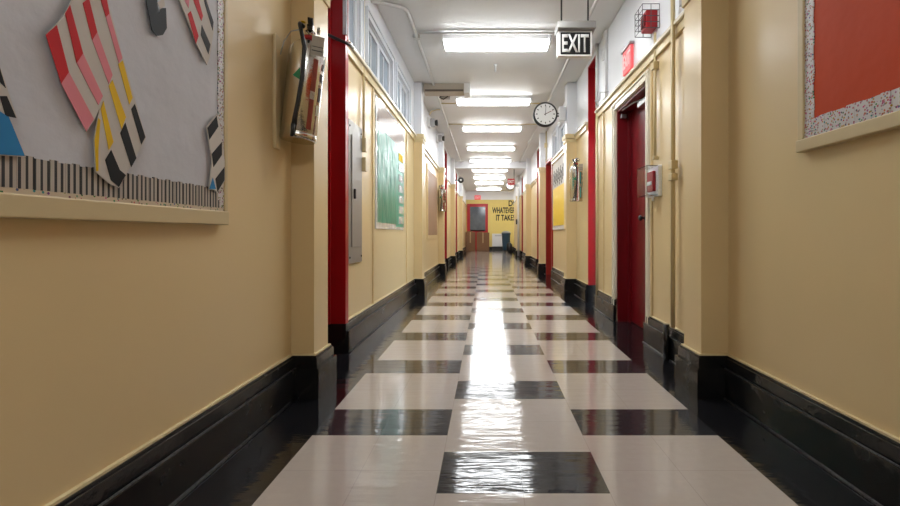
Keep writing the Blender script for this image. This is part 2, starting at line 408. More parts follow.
# the tall right frame has its door open onto a small daylit room
for o in list(bpy.data.objects):
    if o.parent and o.parent.get('label', '').startswith('tall narrow bright red') and o.name.startswith('door_leaf'):
        bpy.data.objects.remove(o)
m = MB().box(1.6, 3.2, 5.0, 5.1, 0, ZC).box(1.6, 3.2, 6.5, 6.6, 0, ZC).box(3.2, 3.3, 5.0, 6.6, 0, .9).box(3.2, 3.3, 5.0, 6.6, 2.3, ZC).box(1.4, 3.3, 5.0, 6.6, -.1, -.003).box(1.601, 3.3, 5.0, 6.6, ZC, ZC+.1)
struct(m.build('wall_side.002', WHITE))
struct(MB().box(3.22, 3.26, 5.1, 6.5, .9, 2.3).build('window_9', pm('daylit_window', (.8, .9, 1), .3, emit=((.62, .80, 1.0), 5))))
# casing of the first right door
MB().box(1.468, 1.484, 4.688, 4.70, .01, 2.155, 0).build('corner_highlight', PALE, d1)  # pale strip paints the bright highlight line of the recess corner
m = MB()
for (a, b) in ((3.735, 3.82), (4.73, 4.84)):
    m.box(XR, XR-.018, a, b, .0, 2.27, 0, .003); m.box(XR-.018, XR-.03, a+.012, a+.03, .0, 2.25, 0, .003); m.box(XR-.018, XR-.028, b-.03, b-.014, 0, 2.25, 0, .003)
m.box(XR, XR-.018, 3.82, 4.73, 2.18, 2.27, 0, .003).box(XR-.018, XR-.03, 3.735, 4.84, 2.245, 2.262, 0, .003).box(XR-.018, XR-.028, 3.80, 4.75, 2.185, 2.2, 0, .003)
struct(m.build('trim_%d' % k, RAIL)); k += 1

# ------------------------------------------------------------------ transom windows
wn = 1
def window(side, y0, y1, z0, z1, n, label):
    global wn
    X = XL if side == 'L' else XR; s = 1 if side == 'R' else -1
    e = empty('window_%d' % wn, (X, (y0+y1)/2, z0), label, kind='structure'); wn += 1
    m = MB(); o = .035
    m.box(X-s*.02, X, y0-.07, y0, z0-.0, z1+.07, 0, .004).box(X-s*.02, X, y1, y1+.07, z0, z1+.07, 0, .004).box(X-s*.02, X, y0, y1, z1, z1+.07, 0, .004)
    m.box(X-s*.03, X-s*.02, y0-.07, y0-.05, z0, z1+.07, 0).box(X-s*.03, X-s*.02, y1+.05, y1+.07, z0, z1+.07, 0).box(X-s*.03, X-s*.02, y0-.05, y1+.05, z1+.05, z1+.07, 0)
    m.build('window_frame', FRW, e)
    wd = (y1-y0)/n
    for i in range(n):
        a, b = y0+i*wd, y0+(i+1)*wd
        m = MB().box(X+s*.02, X+s*.055, a, a+.045, z0, z1, 0, .003).box(X+s*.02, X+s*.055, b-.045, b, z0, z1, 0, .003).box(X+s*.02, X+s*.055, a+.045, b-.045, z0, z0+.05, 0, .003).box(X+s*.02, X+s*.055, a+.045, b-.045, z1-.045, z1, 0, .003)
        m.box(X+s*.03, X+s*.045, (a+b)/2-.01, (a+b)/2+.01, z0+.05, z1-.045, 0)
        q = m.build('sash', FRW, e)
        MB().box(X+s*.036, X+s*.042, a+.045, b-.045, z0+.05, z1-.045, 0).build('pane', GREYW, q).location = Vector((0, 0, 0))
        # sash already sits in the parent frame, so the pane keeps the same local origin
    return e
window('L', 3.53, 3.90, 2.42, 3.05, 1, 'narrow transom window beside the near left red frame')
window('L', 4.16, 5.24, 2.44, 2.88, 2, 'two-sash white transom window above the green poster')
window('L', 5.5, 6.36, 2.44, 2.88, 2, 'white transom window nearest the second left pilaster')
window('R', 7.3, 8.5, 2.44, 2.88, 2, 'white transom window above the yellow poster')
window('R', 8.7, 9.2, 2.44, 2.88, 1, 'small white transom window past the yellow poster')

# ------------------------------------------------------------------ ceiling lights
def make_light():
    e = empty('ceiling_light', (0, 0, 0))
    MB().box(-.60, .60, -.131, .131, -.06, 0, 0, .006).build('housing', WHITEP, e)
    MB().box(-.60, .60, -.13, .13, -.098, -.06, 0, .015).build('diffuser', LENS, e)
    MB().box(-.625, -.60, -.14, .14, -.1, -.0, 0, .004).build('end_cap', WHITEP, e)
    MB().box(.60, .625, -.14, .14, -.1, -.0, 0, .004).build('end_cap', WHITEP, e)
    return e
for ch in []: pass
LY = [5.33, 7.64, 9.62, 11.85, 13.85, 15.95, 18.0, 20.1, 22.6, -.9, 23.4, 3.5]  # the side passage light is added, unseen, to brighten the end wall
LB = ['nearest and widest glowing ceiling light, level with the EXIT sign', 'second ceiling light from the camera, beside the beige ceiling duct box', 'third ceiling light from the camera, narrower and past the wall clock',
      'fourth ceiling light from the camera, in the middle of the corridor', 'fifth ceiling light from the camera, just before the ceiling beam', 'sixth ceiling light from the camera, first beyond the ceiling beam',
      'seventh ceiling light, second beyond the ceiling beam', 'farthest visible ceiling light before the white end wall', 'last ceiling light beside the end wall', 'ceiling light behind the camera', 'unseen ceiling light added in the far right side passage to brighten the end wall', 'ceiling light overhead, outside the top of the photo']
p0 = make_light()
for i, (y, lb) in enumerate(zip(LY, LB)):
    o = p0 if i == 0 else copy_tree(p0)
    o.location = (2.6 if y == 23.4 else .115, y, ZC); tag(o, lb, 'ceiling light', 'fluorescent ceiling lights along the corridor')

# ------------------------------------------------------------------ left bulletin board with paper socks
XB = XL+.022
def lb(px, py, lift=0):    # a point on the board face that the camera sees at this pixel
    Y = F*(-(XB+lift))/(486.5-px); return (XB+lift, Y, H+(233.5-py)/F*Y)
e = empty('bulletin_board', (XL, .8, .945), 'grey paper bulletin board in beige frame with zebra border, left of extinguisher', 'bulletin board')
YR = 1.875
m = MB().box(XL, XL+.035, -.4, YR, .945, 1.0, 0, .004).box(XL, XL+.03, YR-.022, YR, 1.0, 2.2, 0, .004).box(XL, XL+.035, -.4, YR, 2.2, 2.25, 0, .004).box(XL, XL+.035, -.45, -.4, .945, 2.25, 0, .004)
m.build('frame', FRAMEB, e)
MB().box(XL, XB-.001, -.4, YR-.022, 1.0, 2.2, 0).build('backing_paper', PAPERG, e)
m = MB(); n = 90; y = -.4
for i in range(110):
    a = -.4+i*(YR-.05+.4)/110; b = a+(YR-.05+.4)/110; h = 1.088+.0025*math.sin(i*2.2)
    m.box(XB-.001, XB+.002+.001*(i % 2), a, b, 1.012, h, 0)
m.build('zebra_border', ZEB, e)
MB().box(XB-.001, XB+.003, -.4, YR-.022, 1.0, 1.013, 0).build('speckled_edging', SPK2, e)
m = MB()
for i in range(40):
    a = 1.013+i*.0297; m.box(XB-.001, XB+.002+.0015*(i % 2), YR-.06-.002*math.sin(i), YR-.022, a, a+.0297, 0)
m.build('speckled_side_border', SPK, e)

def cutout(name, label, outline, pieces, basemat=PWHITE, cat='paper cutout', lift=.010):
    mats = [basemat]; m = MB()
    m.prism([lb(x, y, lift) for x, y in outline], (-.002, 0, 0), 0)
    for mat, pts in pieces:
        if mat not in mats: mats.append(mat)
        m.prism([lb(x, y, lift+.0012) for x, y in pts], (-.001, 0, 0), mats.index(mat))
    o = m.build(name, mats, loc=lb(outline[0][0], outline[0][1], lift)); return tag(o, label, cat, 'striped paper socks on the grey board')
cutout('paper_sock', 'large paper sock striped red, pink, yellow and black on grey board', 
  [(46, 34), (57, 24), (66, 12), (74, -4), (106, -6), (123, 58), (146, 138), (119, 188), (110, 184), (96, 172), (94, 140), (99.5, 108), (95, 119), (86.4, 132)],
  [(PRED, [(46, 35), (57, 25), (69, 72), (61.3, 83.5)]), (PRED, [(65.4, 13.3), (70.2, 5), (83.2, 53.3), (76.8, 63)]), (PRED, [(83, 3), (89, -2), (97.4, 32), (92.4, 40)]), (PRED, [(99.5, -5), (106, -5), (109.7, 13.3), (106, 17)]),
   (PPINK, [(61.3, 83.5), (69, 72), (94, 119), (86.4, 131.5)]), (PPINK, [(76.8, 63), (83.2, 53.3), (103, 96), (98.5, 105)]), (PPINK, [(92.4, 40), (97.4, 32), (112.7, 75), (109, 84)]), (PPINK, [(106, 17), (109.7, 13.3), (122.5, 58), (119, 63)]),
   (PYEL, [(98.5, 118), (100.5, 120), (98.5, 150), (98.5, 171), (96.3, 171), (95, 140)]), (PYEL, [(101, 109), (103.6, 101), (113.6, 142), (109, 150)]), (PYEL, [(109, 86), (112.7, 80), (126, 117), (121.8, 129.5)]), (PYEL, [(118.5, 64), (123, 60.5), (132.7, 97.7), (129.5, 104.5)]),
   (PBLK, [(105.5, 160), (111.4, 150), (120, 170), (126, 175), (119, 187), (111, 180)]), (PBLK, [(120.5, 133), (125.5, 122.7), (136.5, 158), (131.5, 167)]), (PBLK, [(131.5, 109), (135, 104), (145.5, 137), (141.5, 144.4)])])
cutout('paper_sock', 'red, black and white checked paper sock at upper right of grey board',
  [(178.7, -2), (197, 45), (207, 65), (210, 56), (214, 29), (207, -2)],
  [(PRED, [(188, 14), (191, 11), (198.7, 36), (196, 44)]), (PRED, [(193, -1), (198.5, -1), (203, 16), (201.5, 21)]), (PPINK, [(184, -1), (189.5, -1), (188.8, 8)]), (PBLK, [(203.7, -1), (206, -1), (213.6, 22), (212.8, 30.4)]), (PBLK, [(202, 25), (201, 35), (208.6, 54), (210.6, 44.6)])])
cutout('paper_sock', 'black and cream striped paper sock with blue toe at lower right board corner',
  [(217, 114), (206.5, 127), (212, 160), (209, 189.5), (215, 190), (217.5, 193), (225, 181), (224.6, 160), (219.5, 120)],
  [(PBLK, [(207.7, 127.8), (216.8, 116), (218.4, 126.6), (209.6, 139.6)]), (PBLK, [(212, 153.9), (222, 142), (222, 155), (213.7, 167)]), (PBLK, [(215.6, 178.8), (224.6, 167), (224.6, 180), (217.7, 191.8)]), (PBLUE, [(213, 177.6), (209.6, 189), (216, 189)])])
cutout('paper_sock', 'glossy black curved paper sock at top middle of grey board',
  [(145.5, -3), (157, -3), (158, 12), (160, 13), (161, 8), (166, 8), (167, 28), (163, 35), (157, 36), (152, 30)], [(PWHITE, [(157.5, 3), (164, -2), (165, 6), (160.5, 9)])], basemat=PBLK)
cutout('paper_sock', 'blue paper sock with black and cream heel at left edge of board',
  [(-60, 60), (-20, 20), (0, 66), (17, 118), (9, 116), (26, 157), (-60, 152)],
  [(PBLK, [(-14, 40), (0, 68), (6, 88), (-6, 76)]), (PBLK, [(0, 96), (7, 96), (16.5, 118), (6, 116)]), (PBLUE, [(-58, 108), (-2, 110), (9, 117), (25, 156), (-58, 151)])])

# ------------------------------------------------------------------ right bulletin board
e = empty('bulletin_board', (XR, .9, 1.25), 'orange-red paper bulletin board with speckled silver border on right wall', 'bulletin board')
YR2 = 1.942
m = MB().box(XR, XR-.038, -.3, YR2, 1.252, 1.303, 0, .004).box(XR, XR-.03, YR2-.035, YR2, 1.303, 2.5, 0, .004).box(XR, XR-.035, -.3, YR2, 2.5, 2.55, 0, .004).box(XR, XR-.035, -.35, -.3, 1.252, 2.55, 0, .004)
m.build('frame', FRAMEB, e)
MB().box(XR, XR-.018, -.3, YR2-.035, 1.303, 2.5, 0).build('backing_paper', PORG, e)
m = MB()
for i in range(60):
    a = -.3+i*(YR2-.035+.3)/60; b = a+(YR2-.035+.3)/60; m.box(XR-.018, XR-.021-.0015*(i % 2), a, b, 1.303, 1.380+.002*math.sin(i*1.7), 0)
for i in range(38):
    a = 1.382+i*.0294; m.box(XR-.018, XR-.021-.0015*(i % 2), YR2-.085-.003*math.sin(i*1.3), YR2-.035, a, a+.0294, 0)
m.build('speckled_border', SPK, e)

# ------------------------------------------------------------------ fire extinguishers
LABR = pm('red_label', (0.28, 0.05, 0.03), .4, var=.3, vscale=30)
LABK = pm('black_label', (0.02, 0.02, 0.02), .4); LABG = pm('green_label', (0.02, 0.25, 0.10), .4); LABW = pm('cream_label', (0.6, 0.58, 0.45), .4, var=.2, vscale=60)
TAGM = pm('grey_tag', (0.40, 0.37, 0.30), .5, var=.1); TEAL = pm('teal_label', (0.05, 0.35, 0.38), .4, var=.3, vscale=30)
def arc(m, r, a0, a1, z0, z1, mi, seg=10, t=.0015):   # a curved label on the cylinder, angles in degrees; -90 faces the camera
    vi = []; 
    for k_ in range(seg+1):
        an = math.radians(a0+(a1-a0)*k_/seg); vi.append([m.bm.verts.new((R_*math.cos(an), R_*math.sin(an), z)) for R_ in (r, r+t) for z in (z0, z1)])
    for k_ in range(seg):
        p, q = vi[k_], vi[k_+1]
        for a, b in ((0, 1), (2, 3), (0, 2), (1, 3)):
            f = m.bm.faces.new((p[a], q[a], q[b], p[b])); f.material_index = mi; f.smooth = False
    m.bm.faces.new((vi[0][0], vi[0][1], vi[0][3], vi[0][2])); m.bm.faces.new((vi[-1][0], vi[-1][1], vi[-1][3], vi[-1][2]))
def extinguisher(label):
    e = empty('fire_extinguisher', (0, 0, 0), label, 'fire extinguisher', 'silver fire extinguishers on the corridor walls')
    R_ = .087
    MB().lathe([(.080, 0), (R_, .004), (R_, .03), (R_-.003, .034), (R_, .038), (R_, .44), (R_-.004, .462), (R_-.016, .482), (R_-.04, .500), (.030, .508), (.024, .512), (.024, .53)], seg=40).build('cylinder', STEEL, e)
    MB().lathe([(.021, .53), (.026, .532), (.026, .555), (.018, .558), (.018, .585)], seg=20).build('valve', STEEL, e)
    MB().lathe([(.026, .513), (.031, .516), (.031, .528), (.026, .531)], seg=20).build('neck_ring', REDP, e)
    MB().prism([(-.012, .02, .585), (-.012, -.10, .575), (-.012, -.105, .583), (-.012, .0, .60), (-.012, .03, .595)], (.024, 0, 0)).prism([(-.012, .02, .565), (-.012, -.095, .545), (-.012, -.098, .552), (-.012, .02, .575)], (.024, 0, 0)).build('handle', BLK, e)
    MB().lathe([(.0, 0), (.016, 0), (.018, .004), (.018, .014), (.0, .014)], (.032, 0, .57), 'X', 16).build('gauge', STEEL, e)
    MB().tube([(-.03, -.01, .57), (-.05, -.03, .575), (-.045, -.075, .55), (-.03, -.10, .50), (-.012, -.101, .44), (-.006, -.10, .3), (-.012, -.101, .18), (-.02, -.10, .09), (-.022, -.10, .05)], .0095, 10).build('hose', BLK, e)
    MB().tube([(-.022, -.10, .06), (-.022, -.10, .0)], [.011, .007], 10).build('nozzle', BLK, e)
    m = MB(); arc(m, R_, -66, -50, .05, .40, 0); arc(m, R_, -36, -18, .30, .34, 1); arc(m, R_, -36, -20, .20, .27, 1); arc(m, R_, -38, -20, .13, .18, 2); arc(m, R_, -32, -20, .36, .39, 1); arc(m, R_, -66, -50, .20, .24, 2)
    m.build('label', [LABR, LABK, LABW], e)
    m = MB(); m.prism([(R_*math.cos(math.radians(a))*1.02, R_*math.sin(math.radians(a))*1.02, z) for a, z in ((-125, .30), (-104, .34), (-100, .28))], (0, -.0015, 0)); m.build('green_sticker', LABG, e)
    MB().box(.018, .075, -.098, -.0965, .41, .505, 0).box(.022, .071, -.1, -.0975, .43, .434, 1).box(.022, .071, -.1, -.0975, .45, .453, 1).build('inspection_tag', [TAGM, LABK], e)
    MB().lathe([(.012, 0), (.012, .003)], (-.035, -.02, .588), 'Z', 12).build('pull_pin', PYEL, e)
    MB().tube([(-.04, .0, .56), (-.085, -.02, .53), (-.11, -.03, .47), (-.12, -.03, .40)], .003, 6).build('pin_cord', GALV, e)
    MB().box(-.02, .02, .087, .097, .15, .56, 0, .002).box(-.02, .02, .03, .095, .545, .552, 0).build('wall_hook', STEEL, e)
    return e
x1 = extinguisher('dented silver fire extinguisher with inspection tag on near left pilaster')
x1.location = (-1.0, 2.42, 1.40); x1.rotation_euler = (0, math.radians(6), math.radians(20)); x1.scale = (1.06, 1.06, 1.06)
x2 = copy_tree(x1); x2.rotation_euler = (0, 0, 0); x2.scale = (1, 1, 1); x2.location = (1.235, 6.3, 1.35); x2['label'] = 'silver fire extinguisher on right wall beside the tall red frame'
x3 = copy_tree(x1); x3.rotation_euler = (0, 0, 0); x3.scale = (1, 1, 1); x3.location = (-.99, 10.18, 1.40); x3['label'] = 'distant fire extinguisher on the third left pilaster'
for ch in x2.children:
    if ch.name.startswith('label'):
        ch.data = ch.data.copy(); ch.data.materials[0] = TEAL; ch['label'] = 'teal and cream label'
tag(MB().box(XL, XL+.018, 2.325, 2.38, 1.345, 1.93, 0, .004).build('wall_bracket', CONC), 'narrow cream mounting strip on left wall beside the near extinguisher', 'bracket')

# ------------------------------------------------------------------ electrical panel
e = empty('electrical_panel', (XL, 3.81, .67), 'tall grey metal electrical panel on left wall past the red frame', 'electrical panel')
MB().box(XL+.001, XL+.016, 3.56, 3.945, .67, 1.81, 0, .004).build('cover', PANELM, e)
MB().box(XL+.016, XL+.024, 3.63, 3.88, .80, 1.70, 0, .004).build('panel_door', PANELM, e)
MB().box(XL+.024, XL+.038, 3.67, 3.70, 1.19, 1.27, 0, .005).build('latch', BLK, e)
for y in (3.59, 3.915):
    for z in (.72, 1.76): MB().lathe([(.009, 0), (.009, .003), (.004, .006)], (XL+.016, y, z), 'X', 12).build('screw', BLK, e)

# ------------------------------------------------------------------ green poster under plastic
GRN = pm('green_poster_print', (0.012, 0.24, 0.15), .3, var=.6, vscale=12, bump=.9, bscale=9, coat=.0, stretch=(1, 1, .5))
GRN2 = pm('teal_poster_edge', (0.02, 0.32, 0.22), .3, var=.3, vscale=14)
BRN = pm('brown_lettered_band', (0.22, 0.15, 0.13), .2, var=.9, vscale=18, coat=1, stretch=(1, 1, .6))
PW2 = pm('glossy_white_paper', (0.62, 0.66, 0.66), .15, var=.1, coat=1, bump=.8, bscale=9)
e = empty('poster', (XL, 5.2, .96), 'shiny green laminated poster with white notes on left wall', 'poster')
MB().box(XL+.001, XL+.012, 4.46, 5.98, .955, 2.27, 0, .003).build('board', PW2, e)
MB().box(XL+.012, XL+.015, 4.52, 5.45, 1.02, 1.98, 0).build('green_print', GRN, e)
MB().box(XL+.012, XL+.014, 4.52, 5.92, 1.99, 2.24, 0).build('lettered_heading', BRN, e)
MB().box(XL+.012, XL+.014, 5.45, 5.93, .99, 1.98, 0).build('teal_column', GRN2, e)
for i in range(7):
    MB().box(XL+.014, XL+.017, 5.6, 5.86, 1.03+i*.13, 1.12+i*.13, 0).build('note', [PW2, PYEL][i == 6], e)
# ------------------------------------------------------------------ yellow poster on right
YELP = pm('yellow_poster', (0.85, 0.58, 0.02), .45, var=.06)
e = empty('poster', (XR, 8.6, 1.0), 'yellow paper poster with white lettered top on right wall', 'poster')
MB().box(XR-.001, XR-.02, 7.75, 9.2, .98, 2.27, 0, .003).build('board', PWHITE, e)
MB().box(XR-.02, XR-.024, 7.83, 9.1, 1.06, 1.78, 0).build('yellow_paper', YELP, e)
m = MB(); 
for i in range(14):
    y = 7.9+.085*i; z = 2.13-.05*(i % 3); m.box(XR-.02, XR-.023, y, y+.05, z-.22, z, 0); m.box(XR-.0205, XR-.0235, y+.015, y+.035, z-.18, z-.05, 1)
m.build('heading_letters', [PBLK, PWHITE], e)
# tan board on left
e = empty('bulletin_board', (XL, 9.1, .8), 'plain tan paper bulletin board past the second left pilaster', 'bulletin board')
TANP = pm('tan_paper', (0.34, 0.20, 0.12), .5, var=.08)
MB().box(XL, XL+.02, 8.3, 9.95, .8, 2.2, 0, .003).build('frame', CREAM, e)
MB().box(XL+.02, XL+.023, 8.4, 9.85, .88, 2.1, 0).build('tan_paper', TANP, e)

# ------------------------------------------------------------------ exit sign (near, hanging)
e = empty('exit_sign', (.825, 4.3, 2.57), 'hanging black and white EXIT sign on two rods', 'exit sign')
MB().box(.655, 1.01, 4.2, 4.4, 2.80, 2.87, 0, .008).build('housing', PANELM, e)
MB().box(.665, .985, 4.26, 4.34, 2.565, 2.80, 0, .004).build('sign_body', PALE, e)
MB().box(.69, .965, 4.254, 4.26, 2.58, 2.782, 0).build('sign_face', pm('matte_black', (.004, .004, .004), .85), e)
text_part('lettering', 'EXIT', .25, .168, (.8275, 4.253, 2.681), PALE, e, '-Y', .002, bold=.02)
for x in (.705, .955): MB().tube([(x, 4.3, 2.865), (x, 4.3, ZC)], .008, 8).lathe([(.03, 0), (.03, .012), (.01, .02)], (x, 4.3, ZC-.02), 'Z', 14).build('rod', BLK, e)

# red sign above the right door
e = empty('exit_sign', (XR, 4.3, 2.42), 'small red lit sign box on the wall above the dark red door', 'exit sign')
MB().box(XR, XR-.03, 4.19, 4.43, 2.43, 2.65, 0, .004).build('sign_body', REDLIT, e)
text_part('lettering', 'EXIT', .2, .13, (XR-.0305, 4.305, 2.545), pm('pink_letters', (0.9, 0.55, 0.55), .4, emit=((1, .5, .5), .15)), e, '-X', .002, bold=.02)
MB().box(XR, XR-.045, 4.17, 4.45, 2.65, 2.672, 0, .004).build('metal_cap', GALV, e)

# caged alarm horn
e = empty('alarm_horn', (XR, 3.66, 2.6), 'red alarm horn behind a wire cage on right wall', 'alarm')
MB().box(XR, XR-.09, 3.60, 3.73, 2.535, 2.68, 0, .01).build('horn', REDP, e)
MB().box(XR-.09, XR-.1, 3.62, 3.71, 2.56, 2.65, 0, .004).build('strobe', DKRED, e)
m = MB(); x0, x1_, y0, y1, z0, z1 = XR-.135, XR-.002, 3.56, 3.74, 2.515, 2.70
for i in range(5):
    z = z0+(z1-z0)*i/4
    m.tube([(x1_, y0, z), (x0, y0, z), (x0, y1, z), (x1_, y1, z)], .0028, 6)
for i in range(3):
    y = y0+(y1-y0)*i/2; m.tube([(x0, y, z0), (x0, y, z1)], .0028, 6)
for i in range(1, 3):
    x = x0+(x1_-x0)*i/2
    m.tube([(x, y0, z0), (x, y0, z1)], .0028, 6); m.tube([(x, y1, z0), (x, y1, z1)], .0028, 6)
m.build('wire_cage', pm('dark_wire', (.10, .10, .11), .4, metal=.6), e)

# pull station with clear cover
e = empty('alarm_pull_station', (XR, 3.62, 1.2), 'red alarm pull station under clear plastic cover beside dark red door', 'fire alarm')
MB().box(XR, XR-.03, 3.51, 3.74, 1.20, 1.44, 0, .005).build('back_plate', PALE, e)
MB().box(XR-.03, XR-.055, 3.56, 3.69, 1.24, 1.40, 0, .006).box(XR-.055, XR-.065, 3.58, 3.67, 1.29, 1.32, 1, .003).build('pull_handle', [REDP, PALE], e)
m = MB(); X_ = XR-.115
m.box(X_, X_-.003, 3.515, 3.735, 1.205, 1.435).box(XR-.03, X_, 3.515, 3.519, 1.205, 1.435).box(XR-.03, X_, 3.731, 3.735, 1.205, 1.435).box(XR-.03, X_, 3.519, 3.731, 1.431, 1.435).box(XR-.03, X_, 3.519, 3.731, 1.205, 1.209)
m.build('clear_cover', CLEAR, e)
MB().lathe([(.008, 0), (.01, .01), (.01, .03), (.004, .034)], (XR-.04, 3.6, 1.165), 'Z', 12).build('cover_knob', PALE, e)

# ------------------------------------------------------------------ clocks
def clock(name, c, R_, box_x, label, hands, tick=True):
    x, y, z = c
    e = empty(name, c, label, 'clock')
    MB().lathe([(R_*.9, -.04), (R_, -.035), (R_, .03), (R_*.96, .04), (R_*.5, .045)], c, 'Y', 48).build('case', BLK, e)
    MB().lathe([(R_*.86, -.046), (R_*.86, -.0405)], c, 'Y', 48).build('dial', PALE, e)
    for i in range(12):
        m = MB(); t = math.radians(30*i); d = Vector((math.sin(t), 0, math.cos(t))); n = Vector((math.cos(t), 0, -math.sin(t)))
        a = Vector(c)+d*R_*.64+Vector((0, -.048, 0)); b = Vector(c)+d*R_*.78+Vector((0, -.048, 0)); w_ = R_*.035
        m.prism([a-n*w_, a+n*w_, b+n*w_, b-n*w_], (0, .0015, 0)).build('hour_mark', BLK, e)
    for nm, ang, ln, w_, mt in hands:
        t = math.radians(ang); d = Vector((math.sin(t), 0, math.cos(t))); n = Vector((math.cos(t), 0, -math.sin(t)))
        a = Vector(c)-d*R_*.12+Vector((0, -.052, 0)); b = Vector(c)+d*R_*ln+Vector((0, -.052, 0))
        MB().prism([a-n*R_*w_, a+n*R_*w_, b+n*R_*w_*.6, b-n*R_*w_*.6], (0, .0015, 0)).build(nm, mt, e)
    MB().lathe([(.008, -.056), (.008, -.046)], c, 'Y', 12).build('hub', BLK, e)
    MB().box(x+R_-.004, box_x, y-.012, y+.012, z+.012, z+.028, 0).build('arm', BLK, e); MB().box(x+R_-.004, box_x, y-.012, y+.012, z-.028, z-.012, 0).build('arm', BLK, e)
    MB().box(box_x, PRX if box_x < PRX else XR, y-.06, y+.06, z-.1, z+.115, 0, .006).build('mounting_box', WHITEP, e)
    return e
clock('wall_clock', (.892, 6.96, 2.717), .185, 1.10, 'round black-rimmed clock reading two o\'clock, projecting from right pilaster', [('minute_hand', 3, .68, .022, BLK), ('hour_hand', 62, .5, .03, BLK), ('second_hand', 65, .7, .012, REDP)])
clock('wall_clock', (.85, 16.3, 2.62), .165, 1.15, 'small far clock hanging behind the distant red sign', [('minute_hand', 3, .68, .022, BLK), ('hour_hand', 62, .5, .03, BLK)])
e = empty('exit_sign', (.83, 15.4, 2.66), 'distant red hanging sign in front of the far clock', 'exit sign')
MB().box(.71, .95, 15.38, 15.44, 2.55, 2.76, 0, .004).build('sign_body', REDP, e)
text_part('lettering', 'EXIT', .18, .1, (.83, 15.379, 2.655), PALE, e, '-Y', .002, bold=.02)
MB().tube([(.93, 15.41, 2.76), (.93, 15.41, ZC)], .01, 8).build('rod', BLK, e)
# black round bell on left far
e = empty('alarm_bell', (-.85, 15, 2.66), 'small round black bell sticking out from far left wall', 'bell')
c = (-.84, 15, 2.66)
MB().lathe([(.02, -.05), (.07, -.045), (.095, -.01), (.095, .02), (.05, .03)], c, 'Y', 28).build('gong', BLK, e)
MB().lathe([(.03, -.056), (.03, -.045)], c, 'Y', 16).build('centre_cap', PALE, e)
MB().tube([(XL, 15, 2.66), (-.9, 15, 2.66)], .015, 8).build('arm', BLK, e)

# speakers (grey boxes, black mouths) on the left
def wallspeaker(y, label):
    e = empty('wall_lamp', (XL, y, 2.97), label, 'emergency lamp', 'grey lamp boxes high on the left wall')
    MB().box(XL, XL+.05, y-.05, y+.13, 2.88, 3.05, 0, .006).build('back_box', WHITEP, e)
    MB().box(XL+.05, XL+.13, y-.04, y+.12, 2.90, 3.03, 0, .01).build('lamp_body', GALV, e)
    m = MB().lathe([(.045, 0), (.062, .05), (.055, .052), (.04, .03)], (XL+.13, y+.04, 2.965), 'X', 20); m.build('lamp_hood', BLK, e)
    return e
wallspeaker(8.45, 'nearer of two grey lamp boxes with black hoods high on left wall')
wallspeaker(9.85, 'farther of two grey lamp boxes with black hoods high on left wall')

# ------------------------------------------------------------------ conduits
def conduit(pts, r, mat, label, boxes=(), clips=(), name='conduit', bm_=None):
    p0_ = pts[0]; e = empty(name, p0_, label, 'conduit')
    MB().tube(pts, r, 10).build('pipe', mat, e)
    for b in boxes: MB().box(*b, 0, .004).build('junction_box', mat, e)
    return e
ZT = ZC-.022
conduit([(XL, 4.30, 3.10), (-1.05, 4.40, ZT-.02), (-.95, 4.5, ZT), (-.84, 4.55, ZT), (-.805, 4.62, ZT), (-.80, 4.8, ZT), (-.80, 14.4, ZT)], .019, CONW, 'white pipe running along the left side of the ceiling', [(-.84, -.76, 5.2, 5.28, ZT-.02, ZC)])
conduit([(1.06, -2.9, ZT), (1.06, 4.2, ZT), (1.05, 14.4, ZT)], .019, CONW, 'white pipe running along the right side of the ceiling')
conduit([(-.76, 5.12, ZT), (1.04, 5.12, ZT)], .014, CONW, 'thin white pipe crossing the ceiling just before the nearest light')
conduit([(-.78, 7.9, ZT), (1.03, 7.9, ZT)], .011, CONC, 'thin cream pipe crossing the ceiling just behind the second light')
conduit([(-.78, 9.4, ZT), (1.03, 9.4, ZT)], .010, CONC, 'thin cream pipe crossing the ceiling before the third light')
conduit([(XL+.05, 8.3, 3.06), (-1.0, 8.3, 3.13), (-.9, 8.3, ZT), (-.84, 8.3, ZT)], .010, CONC, 'short bent cream pipe above the nearer lamp box')
conduit([(XL+.02, 3.98, ZC), (XL+.02, 3.98, 1.62)], .011, CONC, 'thin cream wall pipe dropping to two fittings beside the electrical panel', [(XL, XL+.045, 3.955, 4.005, 1.62, 1.74), (XL, XL+.045, 3.955, 4.005, 1.45, 1.57)])
conduit([(XR-.045, 3.2, ZC), (XR-.045, 3.2, .25)], .016, CONC, 'nearest cream wall pipe running down the right wall to the baseboard', [(XR-.066, XR-.02, 3.17, 3.23, 1.28, 1.33), (XR-.066, XR-.02, 3.17, 3.23, 1.36, 1.42)])
tag(MB().tube([(XR-.06, 3.28, .26), (XR-.06, 3.28, 0.0)], .022, 12).build('pipe_stub', BLACKB), 'short black pipe stub standing against the right baseboard', 'pipe')
conduit([(XR-.022, 3.60, 2.49), (XR-.022, 3.60, 1.5)], .011, CONC, 'thin cream wall pipe from the caged horn down to the pull station', [(XR-.045, XR-.0, 3.575, 3.625, 2.2, 2.26), (XR-.04, XR-.0, 3.58, 3.62, 1.49, 1.52)])
conduit([(XR-.025, 5.48, 2.41), (XR-.025, 5.48, .0)], .016, CONC, 'cream wall pipe between the dark red door and the tall red frame')
conduit([(XR-.025, 5.48, ZC), (XR-.025, 5.48, 2.41)], .018, CONW, 'white wall pipe above the rail beside the hanging EXIT sign')
tag(MB().box(XR, XR-.03, 5.08, 5.2, 2.42, ZC, 0, .004).build('cable_raceway', WHITEP), 'flat white cable raceway above the rail on right wall', 'raceway')
tag(MB().box(XR-.03, XR-.055, 5.10, 5.15, 2.85, 2.98, 0, .008).build('cable_cover', WHITEP), 'small white cable cover on the flat raceway', 'cable cover')
